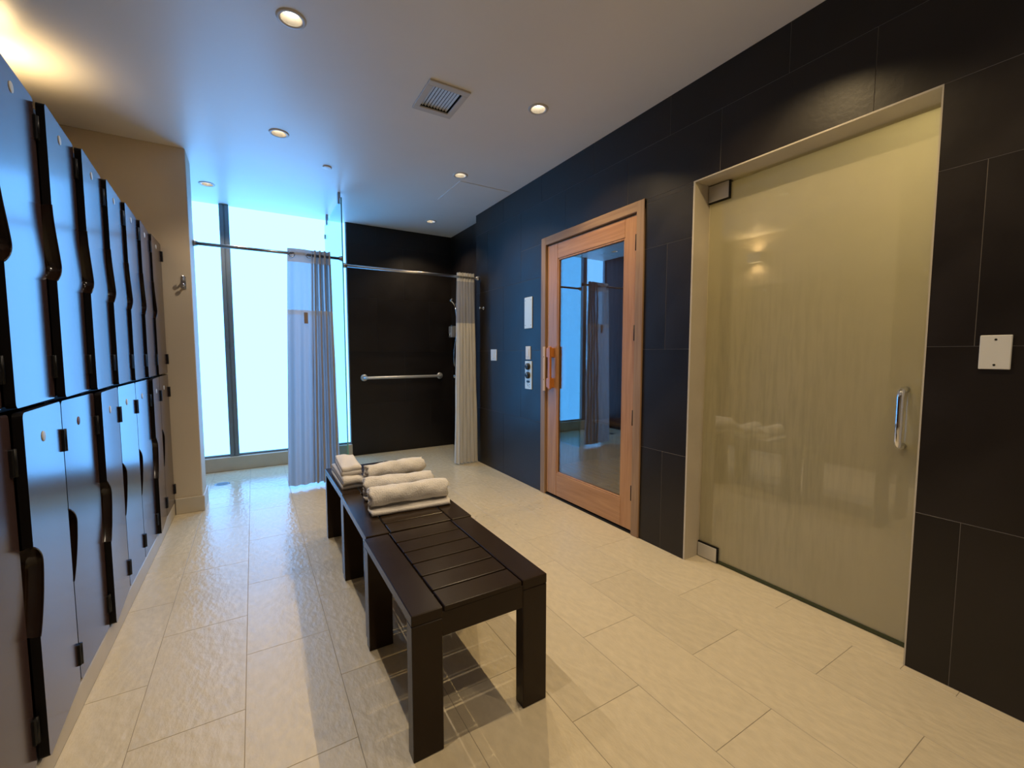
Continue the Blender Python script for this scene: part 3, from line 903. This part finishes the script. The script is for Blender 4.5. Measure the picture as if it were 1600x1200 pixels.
def hook(label, loc, rz):
    t = thing('robe_hook', label, 'hook', loc, rz)
    obj('plate', MB().box(-0.014, 0.014, -0.007, 0.0, -0.045, 0.045, c=0.002), M['steel'], t)
    obj('prong', MB().tube([(0, -0.006, 0.015), (0, -0.03, 0.012), (0, -0.045, 0.025), (0, -0.048, 0.045)], [0.007, 0.006, 0.006, 0.008], 10), M['steel'], t)
    obj('prong', MB().tube([(0, -0.006, -0.025), (0, -0.028, -0.035), (0, -0.036, -0.028), (0, -0.038, -0.012)], [0.007, 0.006, 0.006, 0.008], 10), M['steel'], t)
hook('steel double hook on the beige wall end beside the lockers', (-0.415, 3.979, 1.718), 0)
kh = thing('robe_hook', 'small chrome peg on the dark wall beside the bunched curtain', 'hook', (WALL_X, 4.09, 1.675))
obj('rose', MB().lathe([(0.018, 0.0), (0.018, -0.006), (0.012, -0.010)], 18, axis='x'), M['chrome'], kh)
obj('peg', MB().lathe([(0.007, -0.008), (0.007, -0.035), (0.012, -0.040), (0.012, -0.050), (0.006, -0.053)], 16, axis='x'), M['chrome'], kh)

# ================================================================== SAUNA DOOR
SD = thing('sauna_door', 'cedar framed door with a tall glass panel in the dark tiled wall', 'door', (WALL_X, 2.46, 0))
oy = -2.46
def sy(a, b): return (a + oy, b + oy)
obj('casing_post', MB().box(-0.012, 0.09, *sy(1.908, 1.972), 0, 2.15, c=0.003), M['casing'], SD)
obj('casing_post', MB().box(-0.012, 0.09, *sy(2.953, 3.017), 0, 2.15, c=0.003), M['casing'], SD)
obj('casing_head', MB().box(-0.011, 0.09, *sy(1.908, 3.017), 2.086, 2.151, c=0.003), M['casing_h'], SD)
leaf = obj('leaf', MB().box(0.006, 0.046, *sy(1.978, 2.085), 0.02, 2.080, c=0.003).box(0.006, 0.046, *sy(2.812, 2.948), 0.02, 2.080, c=0.003), M['cedar'], SD)
obj('top_rail', MB().box(0.0065, 0.0455, *sy(2.0845, 2.8125), 1.955, 2.0795, c=0.002), M['cedar_h'], leaf)
obj('bottom_rail', MB().box(0.0065, 0.0455, *sy(2.0845, 2.8125), 0.0205, 0.21, c=0.002), M['cedar_h'], leaf)
bead = MB()
for a, b, z0, z1 in ((2.085, 2.097, 0.21, 1.955), (2.800, 2.812, 0.21, 1.955), (2.097, 2.800, 0.21, 0.222), (2.097, 2.800, 1.943, 1.955)):
    bead.box(0.010, 0.022, *sy(a, b), z0, z1, c=0.002)
obj('glazing_bead', bead, M['cedar'], leaf)
obj('glass_panel', MB().box(0.022, 0.028, *sy(2.087, 2.810), 0.212, 1.953), M['door_glass'], leaf)
hd = obj('handle', MB().box(-0.040, -0.020, *sy(2.845, 2.880), 0.905, 1.255, c=0.005).box(-0.030, 0.008, *sy(2.845, 2.915), 1.165, 1.245, c=0.006).box(-0.030, 0.008, *sy(2.845, 2.915), 0.915, 0.995, c=0.006), M['handle_wood'], leaf)
hd['label'] = 'orange wooden pull handle'
ih = obj('inner_handle', MB().box(0.060, 0.085, *sy(2.800, 2.830), 0.90, 1.26, c=0.004).box(0.044, 0.062, *sy(2.815, 2.835), 0.93, 1.0).box(0.044, 0.062, *sy(2.815, 2.835), 1.16, 1.23), M['handle_wood'], leaf)
lt_ = obj('latch_strip', MB().box(-0.020, -0.011, *sy(2.944, 2.976), 0.885, 1.255, c=0.002), M['latch_wood'], SD)
for zz in (0.98, 1.17): obj('screw', MB().lathe([(0.004, -0.020), (0.0035, -0.0215)], 10, axis='x', at=(0, 2.96 + oy, zz)), M['black_metal'], lt_)
for zz in (0.28, 0.78, 1.33, 1.90):
    obj('hinge', MB().box(-0.006, 0.008, *sy(1.969, 1.984), zz - 0.05, zz + 0.05, c=0.002).lathe([(0.006, -0.05), (0.006, 0.05)], 12, at=(-0.006, 1.975 + oy, zz)), M['black_metal'], SD)
obj('threshold', MB().box(0.0, 0.09, *sy(1.95, 2.975), -0.003, 0.012), M['black_metal'], SD)

# ================================================================== STEAM DOOR
TD = thing('steam_door', 'frameless fogged glass steam room door with a chrome pull', 'glass door', (2.241, 0.585, 0))
obj('glass_leaf', MB().box(-0.004, 0.004, 0.0, 0.970, 0.018, 2.118), M['steam_glass'], TD)
obj('bottom_seal', MB().box(-0.008, 0.008, 0.0, 0.970, 0.003, 0.020), M['seal'], TD)
for z0, z1 in ((2.04, 2.128), (0.004, 0.085)):
    hg = obj('pivot_hinge', MB().box(-0.017, 0.017, 0.855, 0.974, z0, z1, c=0.002), M['rail'], TD)
    obj('gasket', MB().box(-0.0150, 0.0150, 0.848, 0.9745, z0 - (0.007 if z0 > 1 else 0), z1 + (0.0 if z0 > 1 else 0.007)), M['black_metal'], hg)
for s in (-1, 1):
    pts = []
    for i in range(7):
        a = math.pi / 2 * i / 6
        pts.append((s * (0.004 + 0.062 * math.sin(a)), 0.072, 1.035 + 0.0 + 0.03 * (1 - math.cos(a)) * -1 + 0.02))
    pts = [(s * 0.004, 0.072, 1.055), (s * 0.035, 0.072, 1.055), (s * 0.052, 0.072, 1.048), (s * 0.060, 0.072, 1.03), (s * 0.060, 0.072, 0.852), (s * 0.052, 0.072, 0.834), (s * 0.035, 0.072, 0.827), (s * 0.004, 0.072, 0.827)]
    obj('pull_handle', MB().tube(pts, 0.0125, 16), M['chrome'], TD)

# ================================================================== WALL PLATES
def plate(name, label, cat, y0, y1, z0, z1, m, screws=(), th=0.007):
    t = thing(name, label, cat, (WALL_X, (y0 + y1) / 2, (z0 + z1) / 2))
    hy, hz = (y1 - y0) / 2, (z1 - z0) / 2
    obj('plate', MB().box(-th, 0.0, -hy, hy, -hz, hz, c=0.002), m, t)
    for (a, b) in screws: obj('screw', MB().lathe([(0.0035, -th), (0.003, -th - 0.0012)], 10, axis='x', at=(0, a, b)), M['black_metal'], t)
    return t
plate('blank_plate', 'square white blank plate right of the glass steam door', 'wall plate', 0.363, 0.436, 1.147, 1.260, M['white_plastic'], ((0, 0.042), (0, -0.042)))
pp = plate('wall_panel', 'tall pale metal panel left of the sauna door', 'wall plate', 3.160, 3.283, 1.420, 1.695, M['plate'], ((-0.045, 0.11), (0.045, 0.11), (-0.045, -0.11), (0.045, -0.11)))
p2 = plate('light_switch', 'narrow white switch above the two-knob sauna control', 'switch', 3.185, 3.262, 1.145, 1.262, M['white_plastic'])
obj('rocker', MB().box(-0.011, -0.006, -0.017, 0.017, -0.034, 0.034, c=0.002), M['white_plastic'], p2)
p3 = plate('light_switch', 'small white switch plate between the curtain and the sauna control', 'switch', 3.805, 3.925, 1.125, 1.240, M['white_plastic'])
obj('rocker', MB().box(-0.011, -0.006, -0.018, 0.018, -0.034, 0.034, c=0.002), M['white_plastic'], p3)
p4 = plate('sauna_control', 'pale sauna control plate with two black knobs', 'control panel', 3.162, 3.272, 0.880, 1.130, M['plate'])
for zz in (0.078, 0.0):
    kb = obj('knob', MB().lathe([(0.030, -0.007), (0.029, -0.022), (0.024, -0.026)], 24, axis='x', at=(0, 0, zz)), M['knob'], p4)
    obj('pointer', MB().box(-0.0275, -0.0255, -0.002, 0.002, zz + 0.004, zz + 0.022), M['white_plastic'], kb)
obj('rocker', MB().box(-0.013, -0.006, -0.022, 0.022, -0.066, -0.048, c=0.002), M['knob'], p4)
lg = MB()
for (a, b, w) in ((-0.02, -0.085, 0.012), (0.012, -0.082, 0.010), (0.004, -0.095, 0.014), (-0.018, -0.105, 0.010), (0.0, 0.040, 0.006)):
    lg.box(-0.0076, -0.0069, a - w / 2, a + w / 2, b - 0.003, b + 0.003)
obj('printed_marks', lg, M['ink'], p4)

# ================================================================== CEILING ITEMS
vt = thing('air_vent', 'square white louvred air vent in the ceiling', 'air vent', (0.9925, 2.4575, CEIL))
fr = MB()
fr.box(-0.122, 0.122, -0.155, -0.112, -0.010, -0.0005, c=0.002).box(-0.122, 0.122, 0.112, 0.155, -0.010, -0.0005, c=0.002)
fr.box(-0.122, -0.088, -0.112, 0.112, -0.010, -0.0005, c=0.002).box(0.088, 0.122, -0.112, 0.112, -0.010, -0.0005, c=0.002)
obj('frame', fr, M['ring'], vt)
for j in range(9):
    o = obj('louver', MB().box(-0.0062, 0.0062, -0.112, 0.112, -0.0008, 0.0008), M['white_plastic'], vt, (-0.074 + j * 0.0185, 0, 0.006), (0, R(40), 0))
obj('duct', MB().box(-0.097, 0.097, -0.122, 0.122, 0.10, 0.11).box(-0.099, -0.0965, -0.122, 0.122, 0.0, 0.10).box(0.0965, 0.099, -0.122, 0.122, 0.0, 0.10).box(-0.097, 0.097, -0.125, -0.1215, 0.0, 0.10).box(-0.097, 0.097, 0.1215, 0.125, 0.0, 0.10), M['vent_dark'], vt)
sp = thing('sprinkler_cover', 'small round white cover on the ceiling near the glass screen', 'sprinkler', (0.56, 3.78, CEIL))
obj('cap', MB().lathe([(0.034, -0.003), (0.034, -0.007), (0.028, -0.009)], 28), M['ceiling'], sp)
obj('collar', MB().lathe([(0.030, -0.0005), (0.030, -0.003)], 28), M['vent_dark'], sp)
ap = thing('access_panel', 'faint square access panel in the ceiling by the recessed shower', 'access panel', (1.83, 3.745, CEIL))
obj('panel', MB().box(-0.255, 0.255, -0.258, 0.258, -0.004, -0.0005, c=0.001), M['ceiling'], ap)
